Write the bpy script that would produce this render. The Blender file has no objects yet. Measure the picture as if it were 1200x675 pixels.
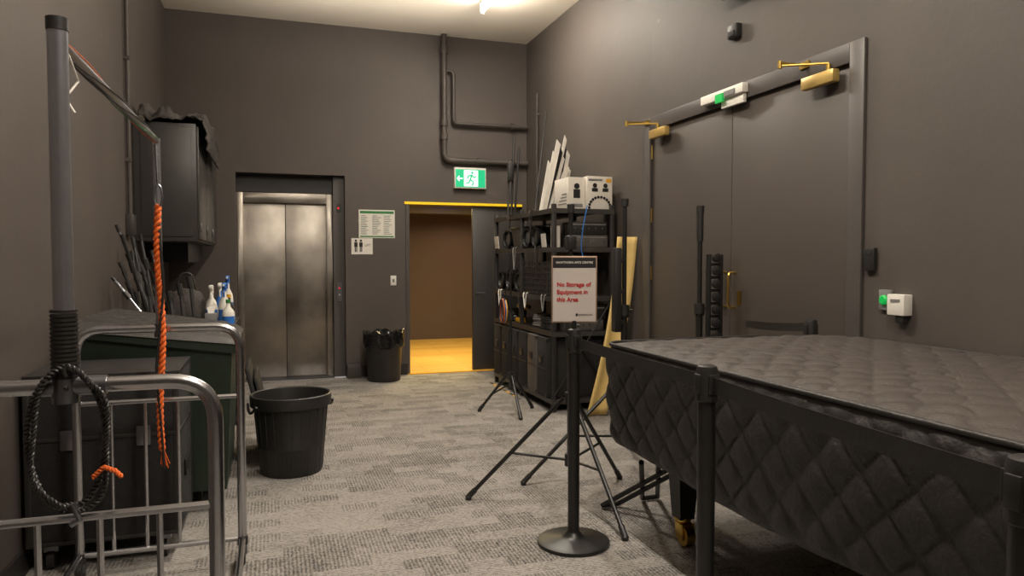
import bpy, bmesh, math, random
from mathutils import Matrix, Vector, Euler, noise
random.seed(7)
S = bpy.context.scene
S.view_settings.view_transform = 'Standard'
S.view_settings.look = 'None'
S.view_settings.exposure = 0.0

# ------------------------------------------------------------ materials
def lin(c):
    return tuple(((v/255.0)/12.92 if v/255.0 <= 0.04045 else ((v/255.0+0.055)/1.055)**2.4) for v in c)

def mat(name, rgb, rough=0.6, metal=0.0, var=0.15, scale=6.0, bump=0.0, bscale=80.0, emit=None, es=0.0, stretch=(1,1,1), coat=0.0):
    m = bpy.data.materials.new(name); m.use_nodes = True
    nt = m.node_tree; N = nt.nodes; L = nt.links
    b = N['Principled BSDF']
    c = lin(rgb)
    b.inputs['Roughness'].default_value = rough
    b.inputs['Metallic'].default_value = metal
    if coat: b.inputs['Coat Weight'].default_value = coat
    tc = N.new('ShaderNodeTexCoord'); mp = N.new('ShaderNodeMapping')
    mp.inputs['Scale'].default_value = stretch
    L.new(tc.outputs['Object'], mp.inputs['Vector'])
    nz = N.new('ShaderNodeTexNoise'); nz.inputs['Scale'].default_value = scale
    nz.inputs['Detail'].default_value = 6; nz.inputs['Roughness'].default_value = 0.6
    L.new(mp.outputs[0], nz.inputs['Vector'])
    cr = N.new('ShaderNodeValToRGB')
    cr.color_ramp.elements[0].position = 0.3; cr.color_ramp.elements[1].position = 0.7
    cr.color_ramp.elements[0].color = (*[v*(1-var) for v in c], 1)
    cr.color_ramp.elements[1].color = (*[min(1, v*(1+var)) for v in c], 1)
    L.new(nz.outputs['Fac'], cr.inputs['Fac']); L.new(cr.outputs['Color'], b.inputs['Base Color'])
    if bump:
        n2 = N.new('ShaderNodeTexNoise'); n2.inputs['Scale'].default_value = bscale; n2.inputs['Detail'].default_value = 4
        L.new(mp.outputs[0], n2.inputs['Vector'])
        bp = N.new('ShaderNodeBump'); bp.inputs['Strength'].default_value = bump; bp.inputs['Distance'].default_value = 0.01
        L.new(n2.outputs['Fac'], bp.inputs['Height']); L.new(bp.outputs[0], b.inputs['Normal'])
    if emit is not None:
        b.inputs['Emission Color'].default_value = (*lin(emit), 1)
        b.inputs['Emission Strength'].default_value = es
    return m

def wall_mat(name, rgb, rough=0.55):
    m = mat(name, rgb, rough, 0, 0.12, 0.9, 0.12, 25)
    nt = m.node_tree; N = nt.nodes; L = nt.links; b = N['Principled BSDF']
    old = b.inputs['Base Color'].links[0].from_socket
    tc = N.new('ShaderNodeTexCoord')
    v = N.new('ShaderNodeTexVoronoi'); v.inputs['Scale'].default_value = 1.7; v.inputs['Randomness'].default_value = 1
    nn = N.new('ShaderNodeTexNoise'); nn.inputs['Scale'].default_value = 14
    mixv = N.new('ShaderNodeMixRGB'); mixv.inputs['Fac'].default_value = 0.06
    L.new(tc.outputs['Object'], nn.inputs['Vector']); L.new(tc.outputs['Object'], mixv.inputs[1]); L.new(nn.outputs['Color'], mixv.inputs[2])
    L.new(mixv.outputs[0], v.inputs['Vector'])
    r = N.new('ShaderNodeValToRGB'); r.color_ramp.elements[0].position = 0.018; r.color_ramp.elements[0].color = (1,1,1,1)
    r.color_ramp.elements[1].position = 0.03; r.color_ramp.elements[1].color = (0,0,0,1)
    L.new(v.outputs['Distance'], r.inputs['Fac'])
    mx = N.new('ShaderNodeMixRGB'); mx.inputs[2].default_value = (0.16,0.15,0.14,1)
    L.new(r.outputs['Color'], mx.inputs['Fac']); L.new(old, mx.inputs[1]); L.new(mx.outputs[0], b.inputs['Base Color'])
    return m

def carpet_mat():
    m = bpy.data.materials.new('carpet_tiles'); m.use_nodes = True
    nt = m.node_tree; N = nt.nodes; L = nt.links; b = N['Principled BSDF']
    b.inputs['Roughness'].default_value = 0.95
    b.inputs['Specular IOR Level'].default_value = 0.15
    tc = N.new('ShaderNodeTexCoord')
    def brick(wd, ht, off):
        br = N.new('ShaderNodeTexBrick'); br.inputs['Scale'].default_value = 1.0
        br.inputs['Brick Width'].default_value = wd; br.inputs['Row Height'].default_value = ht
        br.inputs['Mortar Size'].default_value = 0.0; br.inputs['Color1'].default_value = (0,0,0,1); br.inputs['Color2'].default_value = (1,1,1,1)
        br.offset = off
        L.new(tc.outputs['Object'], br.inputs['Vector']); return br
    br = brick(.20, .11, .37); br2 = brick(.5, .5, .5)
    def stripes(direction, scale):
        w = N.new('ShaderNodeTexWave'); w.bands_direction = direction; w.inputs['Scale'].default_value = scale
        w.inputs['Distortion'].default_value = 3.5; w.inputs['Detail'].default_value = 4; w.inputs['Detail Scale'].default_value = 4
        L.new(tc.outputs['Object'], w.inputs['Vector']); return w
    wx = stripes('X', 17); wy = stripes('Y', 17)
    gt = N.new('ShaderNodeMath'); gt.operation = 'GREATER_THAN'; gt.inputs[1].default_value = 0.5
    L.new(br.outputs['Color'], gt.inputs[0])
    mxs = N.new('ShaderNodeMixRGB'); L.new(gt.outputs[0], mxs.inputs['Fac']); L.new(wx.outputs['Fac'], mxs.inputs[1]); L.new(wy.outputs['Fac'], mxs.inputs[2])
    nz = N.new('ShaderNodeTexNoise'); nz.inputs['Scale'].default_value = 75; nz.inputs['Detail'].default_value = 6; nz.inputs['Roughness'].default_value = .75
    L.new(tc.outputs['Object'], nz.inputs['Vector'])
    nb = N.new('ShaderNodeTexNoise'); nb.inputs['Scale'].default_value = 1.2; nb.inputs['Detail'].default_value = 3
    L.new(tc.outputs['Object'], nb.inputs['Vector'])
    def madd(a, k, c):
        x = N.new('ShaderNodeMath'); x.operation = 'MULTIPLY_ADD'; L.new(a, x.inputs[0]); x.inputs[1].default_value = k
        if isinstance(c, float): x.inputs[2].default_value = c
        else: L.new(c, x.inputs[2])
        return x.outputs[0]
    f = madd(br.outputs['Color'], 0.17, 0.0)
    f = madd(br2.outputs['Color'], 0.06, f)
    f = madd(mxs.outputs[0], 0.20, f)
    f = madd(nz.outputs['Fac'], 1.2, f)
    f = madd(nb.outputs['Fac'], 0.1, f)
    cr = N.new('ShaderNodeValToRGB'); e = cr.color_ramp.elements
    e[0].position = 0.56; e[0].color = (*lin((50,48,48)), 1)
    e[1].position = 1.06; e[1].color = (*lin((158,152,146)), 1)
    L.new(f, cr.inputs['Fac']); L.new(cr.outputs['Color'], b.inputs['Base Color'])
    bp = N.new('ShaderNodeBump'); bp.inputs['Strength'].default_value = 0.5; bp.inputs['Distance'].default_value = 0.006
    L.new(f, bp.inputs['Height']); L.new(bp.outputs[0], b.inputs['Normal'])
    return m

def wood_mat():
    m = bpy.data.materials.new('polished_timber_floor'); m.use_nodes = True
    nt = m.node_tree; N = nt.nodes; L = nt.links; b = N['Principled BSDF']
    b.inputs['Roughness'].default_value = 0.35
    tc = N.new('ShaderNodeTexCoord'); br = N.new('ShaderNodeTexBrick')
    br.inputs['Brick Width'].default_value = 1.2; br.inputs['Row Height'].default_value = 0.1; br.inputs['Mortar Size'].default_value = 0.004
    br.inputs['Scale'].default_value = 1.0
    br.inputs['Color1'].default_value = (*lin((232,190,100)),1); br.inputs['Color2'].default_value = (*lin((215,168,84)),1); br.inputs['Mortar'].default_value = (*lin((130,90,40)),1)
    L.new(tc.outputs['Object'], br.inputs['Vector']); L.new(br.outputs['Color'], b.inputs['Base Color'])
    return m

def steel_mat():
    m = mat('brushed_stainless_steel', (176,168,158), 0.3, 1.0, 0.25, 2.0, 0.0)
    nt = m.node_tree; N = nt.nodes; L = nt.links; b = N['Principled BSDF']
    tc = N.new('ShaderNodeTexCoord'); mp = N.new('ShaderNodeMapping'); mp.inputs['Scale'].default_value = (1, 1, 0.5)
    nz = N.new('ShaderNodeTexNoise'); nz.inputs['Scale'].default_value = 3.5; nz.inputs['Detail'].default_value = 5
    L.new(tc.outputs['Object'], mp.inputs['Vector']); L.new(mp.outputs[0], nz.inputs['Vector'])
    mr = N.new('ShaderNodeMapRange'); mr.inputs['From Min'].default_value = 0.3; mr.inputs['From Max'].default_value = 0.7
    mr.inputs['To Min'].default_value = 0.30; mr.inputs['To Max'].default_value = 0.6
    L.new(nz.outputs['Fac'], mr.inputs['Value']); L.new(mr.outputs[0], b.inputs['Roughness'])
    b.inputs['Anisotropic'].default_value = 0.5
    return m

WALL = wall_mat('charcoal_wall_paint', (78,70,65), .6)
WALLR = wall_mat('charcoal_wall_paint_side', (76,69,64), 0.6)
CEIL = mat('ceiling_paint', (230,219,202), 0.9, 0, 0.03, 1.5)
CARPET = carpet_mat(); WOOD = wood_mat(); STEEL = steel_mat()
TRIM = mat('black_skirting', (38,35,34), 0.5)
DOORP = mat('door_charcoal_paint', (73,66,61), 0.5, 0, 0.06, 1.2, 0.05, 30)
DOORF = mat('door_frame_paint', (76,71,68), 0.45, 0, 0.05)
BRASS = mat('brass', (215,180,95), 0.28, 1.0, 0.1)
GOLD = mat('closer_gold_enamel', (200,168,100), 0.35, 0.5, 0.1)
CHROME = mat('chrome_tube', (190,190,194), 0.22, 1.0, 0.06, 20)
CHROMEP = mat('satin_chrome_pole', (175,175,180), 0.3, 0.9, 0.05, 20)
CHROMED = mat('dull_chrome', (130,131,136), 0.3, 0.9, 0.1, 20)
BLACKM = mat('black_powder_coat', (28,27,26), 0.4, 0, 0.1, 20)
BLACKP = mat('black_plastic', (36,34,33), 0.45, 0, 0.15, 12, 0.1, 60)
BLACKC = mat('black_carpet_case', (30,28,28), 0.9, 0, 0.2, 40, 0.4, 200)
BAG = mat('bin_liner_plastic', (24,24,25), 0.18, 0, 0.2, 10, 1.0, 22)
CLOTH = mat('black_cloth', (58,53,50), 0.85, 0, 0.3, 10, 0.5, 60)
QTOP = mat('quilted_nylon_lit_top', (60,53,49), 0.65, 0, 0.12, 3, 0.25, 90)  # cover's top coloured lighter than its sides to show it lit
QSIDE = mat('quilted_nylon_unlit_side', (35,32,31), 0.5, 0, 0.15, 3, 0.35, 60)  # same nylon, coloured darker where less light falls
GREEN = mat('wheelie_bin_green', (36,48,36), 0.5, 0, 0.15, 8)
LID = mat('bin_lid_grey', (54,50,47), 0.5, 0, 0.2, 10, 0.2, 40)
ORANGE = mat('orange_rope', (232,104,34), 0.7, 0, 0.3, 60, 0.5, 200)
WHITE = mat('white_plastic', (225,220,210), 0.5, 0, 0.04)
PAPER = mat('paper_white', (222,216,206), 0.8, 0, 0.03)
CARD = mat('printed_carton_white', (220,212,200), 0.7, 0, 0.06)
FOAM = mat('cream_board', (226,194,122), 0.6, 0, 0.1, 4)
GRNINK = mat('green_ink', (46,120,62), 0.7)
BLKINK = mat('black_ink', (24,22,24), 0.7)
GREYINK = mat('grey_ink', (120,118,116), 0.7)
GREYCASE = mat('grey_case', (84,80,77), 0.5, 0.1)
REDINK = mat('red_ink', (190,38,40), 0.7)
SIGNBG = mat('sign_pale_grey', (200,189,181), 0.6, 0, 0.03)
SIGNFR = mat('sign_frame_bronze', (160,132,112), 0.4, 0.3)
YEL = mat('lintel_glow_yellow', (235,200,30), 0.5, 0, 0.05, 5, emit=(240,190,20), es=0.35)  # colour and emission imitate warm light along the doorway lintel
YPL = mat('yellow_plastic', (230,170,40), 0.5)
BLUEP = mat('blue_plastic', (50,110,190), 0.4)
LAMP = mat('fluorescent_diffuser', (255,250,240), 0.5, 0, 0.0, emit=(255,245,228), es=190)
EXITG = mat('exit_green', (10,150,100), 0.5, 0, 0.02, emit=(20,190,130), es=0.7)
EXITW = mat('exit_white', (235,245,240), 0.5, 0, 0.02, emit=(235,255,245), es=0.9)
LEDG = mat('led_green', (20,160,70), 0.4, emit=(30,220,100), es=0.25)
LEDR = mat('led_red', (220,30,40), 0.4, emit=(240,30,50), es=0.8)
LEDB = mat('led_blue', (120,110,255), 0.4, emit=(110,110,255), es=10)
LEDW = mat('led_warm', (255,210,110), 0.4, emit=(255,200,80), es=8)
BROWN = mat('corridor_brown_paint', (84,69,62), 0.8, 0, 0.08, 1)
DARKC = mat('dark_soffit', (60,50,40), 0.8)
PIPE = mat('painted_pipe', (72,65,60), 0.5)
CABIN = mat('cabinet_paint', (58,55,53), 0.4, 0, 0.08, 3)

# ------------------------------------------------------------ mesh builder
class M:
    def __init__(s, name):
        s.name = name; s.bm = bmesh.new(); s.mats = []
    def mi(s, m):
        if m not in s.mats: s.mats.append(m)
        return s.mats.index(m)
    def setm(s, faces, m):
        i = s.mi(m)
        for f in faces: f.material_index = i
    def box(s, c, size, m, rot=None, bevel=0.0):
        mx = Matrix.Translation(c)
        if rot is not None:
            mx = mx @ (rot if isinstance(rot, Matrix) else Euler(rot).to_matrix().to_4x4())
        mx = mx @ Matrix.Diagonal((*size, 1))
        r = bmesh.ops.create_cube(s.bm, size=1.0, matrix=mx)
        vs = r['verts']; fs = list({f for v in vs for f in v.link_faces})
        s.setm(fs, m)
        if bevel:
            es = list({e for v in vs for e in v.link_edges})
            rr = bmesh.ops.bevel(s.bm, geom=es, offset=bevel, segments=2, affect='EDGES', profile=0.5)
            s.setm(rr['faces'], m)
        return s
    def b2(s, lo, hi, m, bevel=0.0):
        c = [(a+b)/2 for a, b in zip(lo, hi)]; z = [abs(b-a) for a, b in zip(lo, hi)]
        return s.box(c, z, m, bevel=bevel)
    def cyl(s, p0, p1, r0, m, r1=None, seg=16):
        return s.tube([p0, p1], r0, m, seg, r_end=r1)
    def tube(s, pts, r, m, seg=10, closed=False, r_end=None, radii=None):
        pts = [Vector(p) for p in pts]; n = len(pts); rings = []
        up = None
        for i, p in enumerate(pts):
            if closed: d = (pts[(i+1) % n]-pts[i-1])
            elif i == 0: d = pts[1]-pts[0]
            elif i == n-1: d = pts[-1]-pts[-2]
            else: d = (pts[i+1]-pts[i]).normalized()+(pts[i]-pts[i-1]).normalized()
            if d.length < 1e-9: d = Vector((0,0,1))
            d.normalize()
            if up is None:
                a = Vector((0,0,1)) if abs(d.z) < 0.9 else Vector((1,0,0))
                up = (a - d*a.dot(d)).normalized()
            else:
                up = (up - d*up.dot(d))
                up = up.normalized() if up.length > 1e-6 else d.orthogonal().normalized()
            q = d.cross(up)
            rr = r
            if radii: rr = radii[i]
            elif r_end is not None: rr = r+(r_end-r)*i/(n-1)
            rings.append([s.bm.verts.new(p+(up*math.cos(2*math.pi*k/seg)+q*math.sin(2*math.pi*k/seg))*rr) for k in range(seg)])
        fs = []
        rng = range(n) if closed else range(n-1)
        for i in rng:
            A = rings[i]; B = rings[(i+1) % n]
            for k in range(seg):
                fs.append(s.bm.faces.new((A[k], A[(k+1) % seg], B[(k+1) % seg], B[k])))
        if not closed:
            fs.append(s.bm.faces.new(list(reversed(rings[0])))); fs.append(s.bm.faces.new(rings[-1]))
        s.setm(fs, m); return s
    def lathe(s, c, prof, m, seg=32, mx=None, wob=None):
        rings = []
        for j, (r, z) in enumerate(prof):
            ring = []
            for k in range(seg):
                a = 2*math.pi*k/seg
                rr = max(r, 0.0005)
                if wob: rr, zz = wob(a, rr, z)
                else: zz = z
                v = Vector((rr*math.cos(a), rr*math.sin(a), zz))
                if mx is not None: v = mx @ v
                ring.append(s.bm.verts.new(Vector(c)+v))
            rings.append(ring)
        fs = []
        for A, B in zip(rings[:-1], rings[1:]):
            for k in range(seg):
                fs.append(s.bm.faces.new((A[k], A[(k+1) % seg], B[(k+1) % seg], B[k])))
        fs.append(s.bm.faces.new(list(reversed(rings[0])))); fs.append(s.bm.faces.new(rings[-1]))
        s.setm(fs, m); return s
    def hexa(s, v8, m):
        v = [s.bm.verts.new(p) for p in v8]
        fs = [s.bm.faces.new([v[i] for i in q]) for q in ((0,3,2,1),(4,5,6,7),(0,1,5,4),(1,2,6,5),(2,3,7,6),(3,0,4,7))]
        s.setm(fs, m); return s
    def poly(s, pts, m, ext=None):
        v = [s.bm.verts.new(p) for p in pts]; f = s.bm.faces.new(v); fs = [f]
        if ext is not None:
            w = [s.bm.verts.new(Vector(p)+Vector(ext)) for p in pts]
            fs.append(s.bm.faces.new(list(reversed(w))))
            n = len(v)
            for i in range(n): fs.append(s.bm.faces.new((v[i], w[i], w[(i+1) % n], v[(i+1) % n])))
        s.setm(fs, m); return s
    def grid(s, rows, m, closed=False):
        V = [[s.bm.verts.new(p) for p in r] for r in rows]; fs = []
        for A, B in zip(V[:-1], V[1:]):
            n = len(A)
            for k in range(n if closed else n-1):
                fs.append(s.bm.faces.new((A[k], A[(k+1) % n], B[(k+1) % n], B[k])))
        s.setm(fs, m); return V
    def text(s, body, size, mx, m, align='CENTER', ext=0.0004, bold=0.0):
        cu = bpy.data.curves.new('t', 'FONT'); cu.body = body; cu.size = size; cu.align_x = align; cu.align_y = 'CENTER'
        cu.extrude = ext; cu.offset = bold; cu.resolution_u = 3; cu.space_line = 0.95
        ob = bpy.data.objects.new('t', cu); S.collection.objects.link(ob)
        bpy.context.view_layer.update()
        me = bpy.data.meshes.new_from_object(ob.evaluated_get(bpy.context.evaluated_depsgraph_get()))
        me.transform(mx)
        n0 = len(s.bm.faces); s.bm.from_mesh(me); s.bm.faces.ensure_lookup_table()
        s.setm(s.bm.faces[n0:], m)
        bpy.data.objects.remove(ob); bpy.data.curves.remove(cu); bpy.data.meshes.remove(me)
        return s
    def done(s, angle=35, recalc=True):
        if recalc: bmesh.ops.recalc_face_normals(s.bm, faces=s.bm.faces)
        vs = s.bm.verts
        lo = [min(v.co[i] for v in vs) for i in range(3)]; hi = [max(v.co[i] for v in vs) for i in range(3)]
        o = Vector(((lo[0]+hi[0])/2, (lo[1]+hi[1])/2, lo[2]))
        bmesh.ops.translate(s.bm, verts=vs, vec=-o)
        me = bpy.data.meshes.new(s.name); s.bm.to_mesh(me); s.bm.free()
        for m in s.mats: me.materials.append(m)
        me.shade_smooth(); me.set_sharp_from_angle(angle=math.radians(angle))
        ob = bpy.data.objects.new(s.name, me); ob.location = o; S.collection.objects.link(ob)
        return ob

def fillet(pts, r, n=6):
    pts = [Vector(p) for p in pts]; out = [pts[0]]
    for i in range(1, len(pts)-1):
        a, b, c = pts[i-1], pts[i], pts[i+1]
        d1 = (a-b).normalized(); d2 = (c-b).normalized()
        rr = min(r, (a-b).length*0.49, (c-b).length*0.49)
        p1 = b+d1*rr; p2 = b+d2*rr
        for k in range(n+1):
            t = k/n; out.append(p1*(1-t)**2+b*2*t*(1-t)+p2*t*t)
    out.append(pts[-1]); return out

def plane_mx(o, xdir, n):
    x = Vector(xdir).normalized(); n = Vector(n).normalized(); y = n.cross(x)
    m = Matrix((x, y, n)).transposed().to_4x4(); m.translation = Vector(o); return m

# ------------------------------------------------------------ room
XL, XR, YB, H = -1.08, 3.166, 8.92, 4.2
Y0 = -2.2
M('floor').b2((XL-.2, Y0-.2, -.1), (XR+.2, YB, 0), CARPET).done()
M('ceiling').b2((XL-.2, Y0-.2, H), (XR+.2, YB+.3, H+.1), CEIL).done()
M('wall_left').b2((XL-.2, Y0, 0), (XL, YB, H), WALL).done()
for a, b in (((XL-.2, YB, 0), (-.37, YB+.3, H)), ((-.37, YB, 2.43), (.855, YB+.3, H)), ((.855, YB, 0), (1.63, YB+.3, H)),
             ((1.63, YB, 2.11), (3.1, YB+.3, H)), ((3.1, YB, 0), (XR+.2, YB+.3, H))):
    M('wall_back').b2(a, b, WALL).done()
for a, b in (((XR, Y0, 0), (XR+.2, 3.345, H)), ((XR, 5.67, 0), (XR+.2, YB, H)), ((XR, 3.345, 2.56), (XR+.2, 5.67, H))):
    M('wall_right').b2(a, b, WALLR).done()
M('wall_front').b2((XL-.2, Y0-.2, 0), (XR+.2, Y0, H), WALL).done()
M('baseboard_left').b2((XL, Y0, 0), (XL+.015, YB, .12), TRIM).done()
M('baseboard_back').b2((XL+.02, YB-.015, 0), (-.37, YB, .12), TRIM).b2((.855, YB-.02, 0), (1.6, YB, .14), TRIM).b2((.86, YB-.10, 0), (1.02, YB-.02, .17), DOORF, .004).done()
M('baseboard_right').b2((XR-.015, Y0, 0), (XR, 3.24, .12), TRIM).b2((XR-.015, 5.79, 0), (XR, YB-.03, .12), TRIM).done()

# corridor
M('floor_corridor').b2((1.0, YB, -.1), (5.2, 13, 0.0), WOOD).done()
M('ceiling_corridor').b2((1.0, YB+.3, 2.35), (5.2, 13, 2.45), DARKC).done()
M('wall_corridor_end').b2((1.0, 12.8, 0), (5.2, 13, 2.35), BROWN).done()
M('wall_corridor_left').b2((1.0, YB+.3, 0), (1.2, 12.8, 2.35), BROWN).done()
M('wall_corridor_right').b2((5.0, YB+.3, 0), (5.2, 12.8, 2.35), BROWN).done()
M('trim_1').b2((1.2, 11.2, 2.15), (5.0, 11.5, 2.35), DARKC).done()
M('trim_2').b2((1.6, YB-.03, 0), (3.1, YB+.02, .012), YPL).done()
M('lintel_glow_and_jamb').b2((1.57, YB-.02, 2.11), (3.1, YB-.001, 2.14), YEL).b2((1.585, YB-.015, 0), (1.63, YB-.001, 2.11), DOORF).done()  # thin yellow strip painted in for the lintel's warm glow, plus door jamb
d = M('door_1')
d.b2((2.45, YB+.04, .01), (3.09, YB+.085, 2.1), CABIN, .003)
d.cyl((2.5, YB+.04, 1.0), (2.5, YB-.01, 1.0), .01, CHROMED); d.cyl((2.5, YB-.01, 1.0), (2.6, YB-.01, 1.0), .009, CHROMED)
d.done()
for i, (x, y, z, mm) in enumerate(((2.58, 10.9, 2.33, LEDB), (2.07, 10.9, 2.33, LEDW))):
    l = M('corridor_downlight')
    l.lathe((x, y, z), [(.09, .019), (.09, 0), (.07, -.005), (.065, .005)], WHITE); l.lathe((x, y, z), [(.06, .006), (.06, -.02), (.05, -.06), (.02, -.07)], mm); l.done()

# elevator
e = M('elevator')
ye = YB+.2
e.b2((-.368, ye+.09, 0.002), (.853, ye+.1, 2.428), BLACKM)
e.b2((-.368, ye-.02, 0.002), (-.30, ye+.09, 2.22), STEEL, .003)
e.b2((.65, ye-.02, 0.002), (.72, ye+.09, 2.22), STEEL, .003)
e.b2((-.299, ye-.02, 2.10), (.649, ye+.09, 2.22), STEEL, .003)
e.b2((-.30, ye+.03, .015), (.172, ye+.07, 2.10), STEEL, .003)
e.b2((.178, ye+.03, .015), (.65, ye+.07, 2.10), STEEL, .003)
e.b2((-.368, ye-.19, 0.001), (.72, ye+.09, .012), CHROMED)
e.b2((.725, ye-.10, 0.001), (.853, ye+.09, 2.428), DOORF)
e.b2((-.368, ye-.03, 2.225), (.724, ye+.09, 2.428), TRIM)
e.b2((.765, ye-.108, 2.0), (.815, ye-.10, 2.1), BLACKM)
e.b2((.775, ye-.111, 2.035), (.795, ye-.107, 2.06), LEDR)
e.b2((.76, ye-.108, .92), (.82, ye-.10, 1.15), CHROMED)
for z in (1.0, 1.08): e.lathe((.79, ye-.108, z), [(.010, 0), (.010, .006)], LEDR if z > 1.05 else WHITE, 12, Matrix.Rotation(math.pi/2, 4, 'X'))
e.done()

# wall signs (back)
p = M('notice_poster')
p.b2((1.016, YB-.006, 1.69), (1.451, YB-.001, 2.03), PAPER)
p.b2((1.03, YB-.008, 1.985), (1.437, YB-.006, 2.015), GRNINK)
p.b2((1.03, YB-.008, 1.70), (1.437, YB-.006, 1.715), GRNINK)
for c in range(3):
    for r in range(11):
        x = 1.04+c*.137; ww = .11*random.uniform(.5, 1)
        p.b2((x, YB-.008, 1.735+r*.022), (x+ww, YB-.006, 1.742+r*.022), GREYINK if (r+c) % 4 else GRNINK)
p.done()
p = M('toilet_sign')
p.b2((.927, YB-.006, 1.49), (1.18, YB-.001, 1.685), PAPER)
for x in (.98, 1.04):
    p.lathe((x, YB-.008, 1.655), [(.014, 0), (.014, .002)], BLKINK, 14, Matrix.Rotation(math.pi/2, 4, 'X'))
    p.b2((x-.02, YB-.009, 1.58), (x+.02, YB-.006, 1.635), BLKINK); p.b2((x-.014, YB-.009, 1.52), (x-.003, YB-.006, 1.58), BLKINK); p.b2((x+.003, YB-.009, 1.52), (x+.014, YB-.006, 1.58), BLKINK)
p.text('LIFT', .04, plane_mx((1.12, YB-.008, 1.6), (1,0,0), (0,-1,0)), BLKINK)
p.done()
M('light_switch').b2((1.395, YB-.01, 1.11), (1.465, YB-.001, 1.23), WHITE, .003).b2((1.418, YB-.014, 1.15), (1.442, YB-.009, 1.19), GREYINK, .002).done()
x = M('exit_sign')
x.b2((2.19, YB-.07, 2.32), (2.60, YB-.001, 2.58), WHITE, .006)
x.b2((2.205, YB-.074, 2.335), (2.585, YB-.07, 2.555), EXITG)
x.b2((2.31, YB-.078, 2.345), (2.49, YB-.0741, 2.545), EXITW)
def E(u, v): return (2.40+u, YB-.081, 2.44+v)
x.lathe(E(.015, .075), [(.016, 0), (.016, .002)], EXITG, 14, Matrix.Rotation(math.pi/2, 4, 'X'))
for a, b in (((.01,.05),(-.01,-.01)), ((-.01,-.01),(.03,-.04)), ((.03,-.04),(.015,-.085)), ((-.01,-.01),(-.03,-.05)), ((-.03,-.05),(-.065,-.055)),
             ((.01,.045),(-.035,.035)), ((-.035,.035),(-.05,.0)), ((.01,.045),(.04,.015)), ((.04,.015),(.065,.03))):
    x.tube([E(*a), E(*b)], .009, EXITG, 8)
x.tube([(2.225, YB-.077, 2.44), (2.29, YB-.077, 2.44)], .008, EXITW, 8)
x.tube([(2.25, YB-.077, 2.47), (2.223, YB-.077, 2.44), (2.25, YB-.077, 2.41)], .008, EXITW, 8)
x.done()

# pipes
pp = M('fire_service_pipe')
yp = YB-.07
pp.tube(fillet([(2.06, yp, H-.001), (2.06, yp, 2.66), (3.15, yp, 2.66)], .09), .035, PIPE, 14)
pp.tube(fillet([(2.06, yp, 3.76), (2.18, yp, 3.76), (2.18, yp, 3.12), (3.15, yp, 3.12)], .06), .024, PIPE, 12)
for q in ((2.06, yp, 3.12), (2.06, yp, 4.0), (2.06, yp, 2.95)):
    pp.cyl((q[0], q[1], q[2]-.04), (q[0], q[1], q[2]+.04), .046, PIPE)
for q in ((2.5, yp, 2.66), (2.95, yp, 2.66), (2.95, yp, 3.12)):
    pp.cyl((q[0]-.02, q[1], q[2]), (q[0]+.02, q[1], q[2]), .045, PIPE)
    pp.b2((q[0]-.012, yp, q[2]-.012), (q[0]+.012, YB, q[2]+.012), PIPE)
for z in (4.0, 2.95): pp.b2((2.045, yp, z-.012), (2.075, YB, z+.012), PIPE)
pp.done()
M('wall_conduit').tube([(XR-.03, 8.45, 2.0), (XR-.03, 8.45, 3.47)], .014, PIPE).b2((XR-.05, 8.43, 2.4), (XR, 8.47, 2.43), PIPE).b2((XR-.05, 8.43, 3.2), (XR, 8.47, 3.23), PIPE).done()
cc = M('wall_conduit')
cc.tube([(XL+.025, 6.45, 1.75), (XL+.025, 6.45, H-.001)], .016, PIPE).b2((XL, 6.39, 1.62), (XL+.06, 6.51, 1.78), CABIN, .005)
for z in (2.2, 3.0, 3.8): cc.b2((XL, 6.43, z), (XL+.045, 6.47, z+.03), PIPE)
cc.done()

# right double door
d = M('door_2')
for (a, b_) in ((3.25, 3.36), (5.655, 5.765)):
    d.b2((XR-.022, a, 0), (XR-.001, b_, 2.66), DOORF, .004)
d.b2((XR-.022, 3.361, 2.545), (XR-.001, 5.654, 2.66), DOORF, .004)
d.b2((XR+.01, 3.35, .008), (XR+.055, 4.503, 2.55), DOORP, .004); d.b2((XR+.01, 4.509, .008), (XR+.055, 5.665, 2.55), DOORP, .004)
d.b2((XR+.06, 3.35, 0.001), (XR+.1, 5.66, 2.555), BLACKM)
for y in (3.364, 5.651):
    for z in (.3, 1.25, 1.75, 2.3):
        d.cyl((XR+.0, y, z), (XR+.0, y, z+.12), .007, BRASS)
for yy in (4.56, 4.45):
    d.tube(fillet([(XR+.012, yy, 1.33), (XR-.05, yy, 1.33), (XR-.05, yy, 1.08), (XR+.012, yy, 1.08)], .03), .009, BRASS)
d.b2((XR+.004, 4.38, 1.1), (XR+.0105, 4.42, 1.2), BRASS)
d.done()
for (y0, y1) in ((3.43, 3.70), (5.32, 5.58)):
    c = M('door_closer')
    c.b2((XR-.075, y0, 2.455), (XR-.0225, y1, 2.53), GOLD, .008)
    yc = (y0*.75+y1*.25) if y0 < 4 else (y0*.4+y1*.6)
    c.cyl((XR-.045, yc, 2.53), (XR-.045, yc, 2.57), .014, BRASS)
    c.tube([(XR-.045, yc, 2.575), (XR-.26, yc+.16, 2.582)], .008, BRASS)
    c.cyl((XR-.26, yc+.16, 2.565), (XR-.26, yc+.16, 2.61), .013, BRASS)
    c.tube([(XR-.26, yc+.16, 2.60), (XR-.027, yc+.22, 2.62)], .008, BRASS)
    c.b2((XR-.036, yc+.18, 2.60), (XR-.0225, yc+.26, 2.64), BRASS)
    c.done()
c = M('door_holder_sensor')
c.b2((XR-.075, 4.28, 2.58), (XR-.0225, 4.79, 2.645), WHITE, .006); c.b2((XR-.085, 4.36, 2.585), (XR-.075, 4.48, 2.62), GREYINK); c.b2((XR-.09, 4.49, 2.555), (XR-.074, 4.58, 2.615), LEDG)
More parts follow.
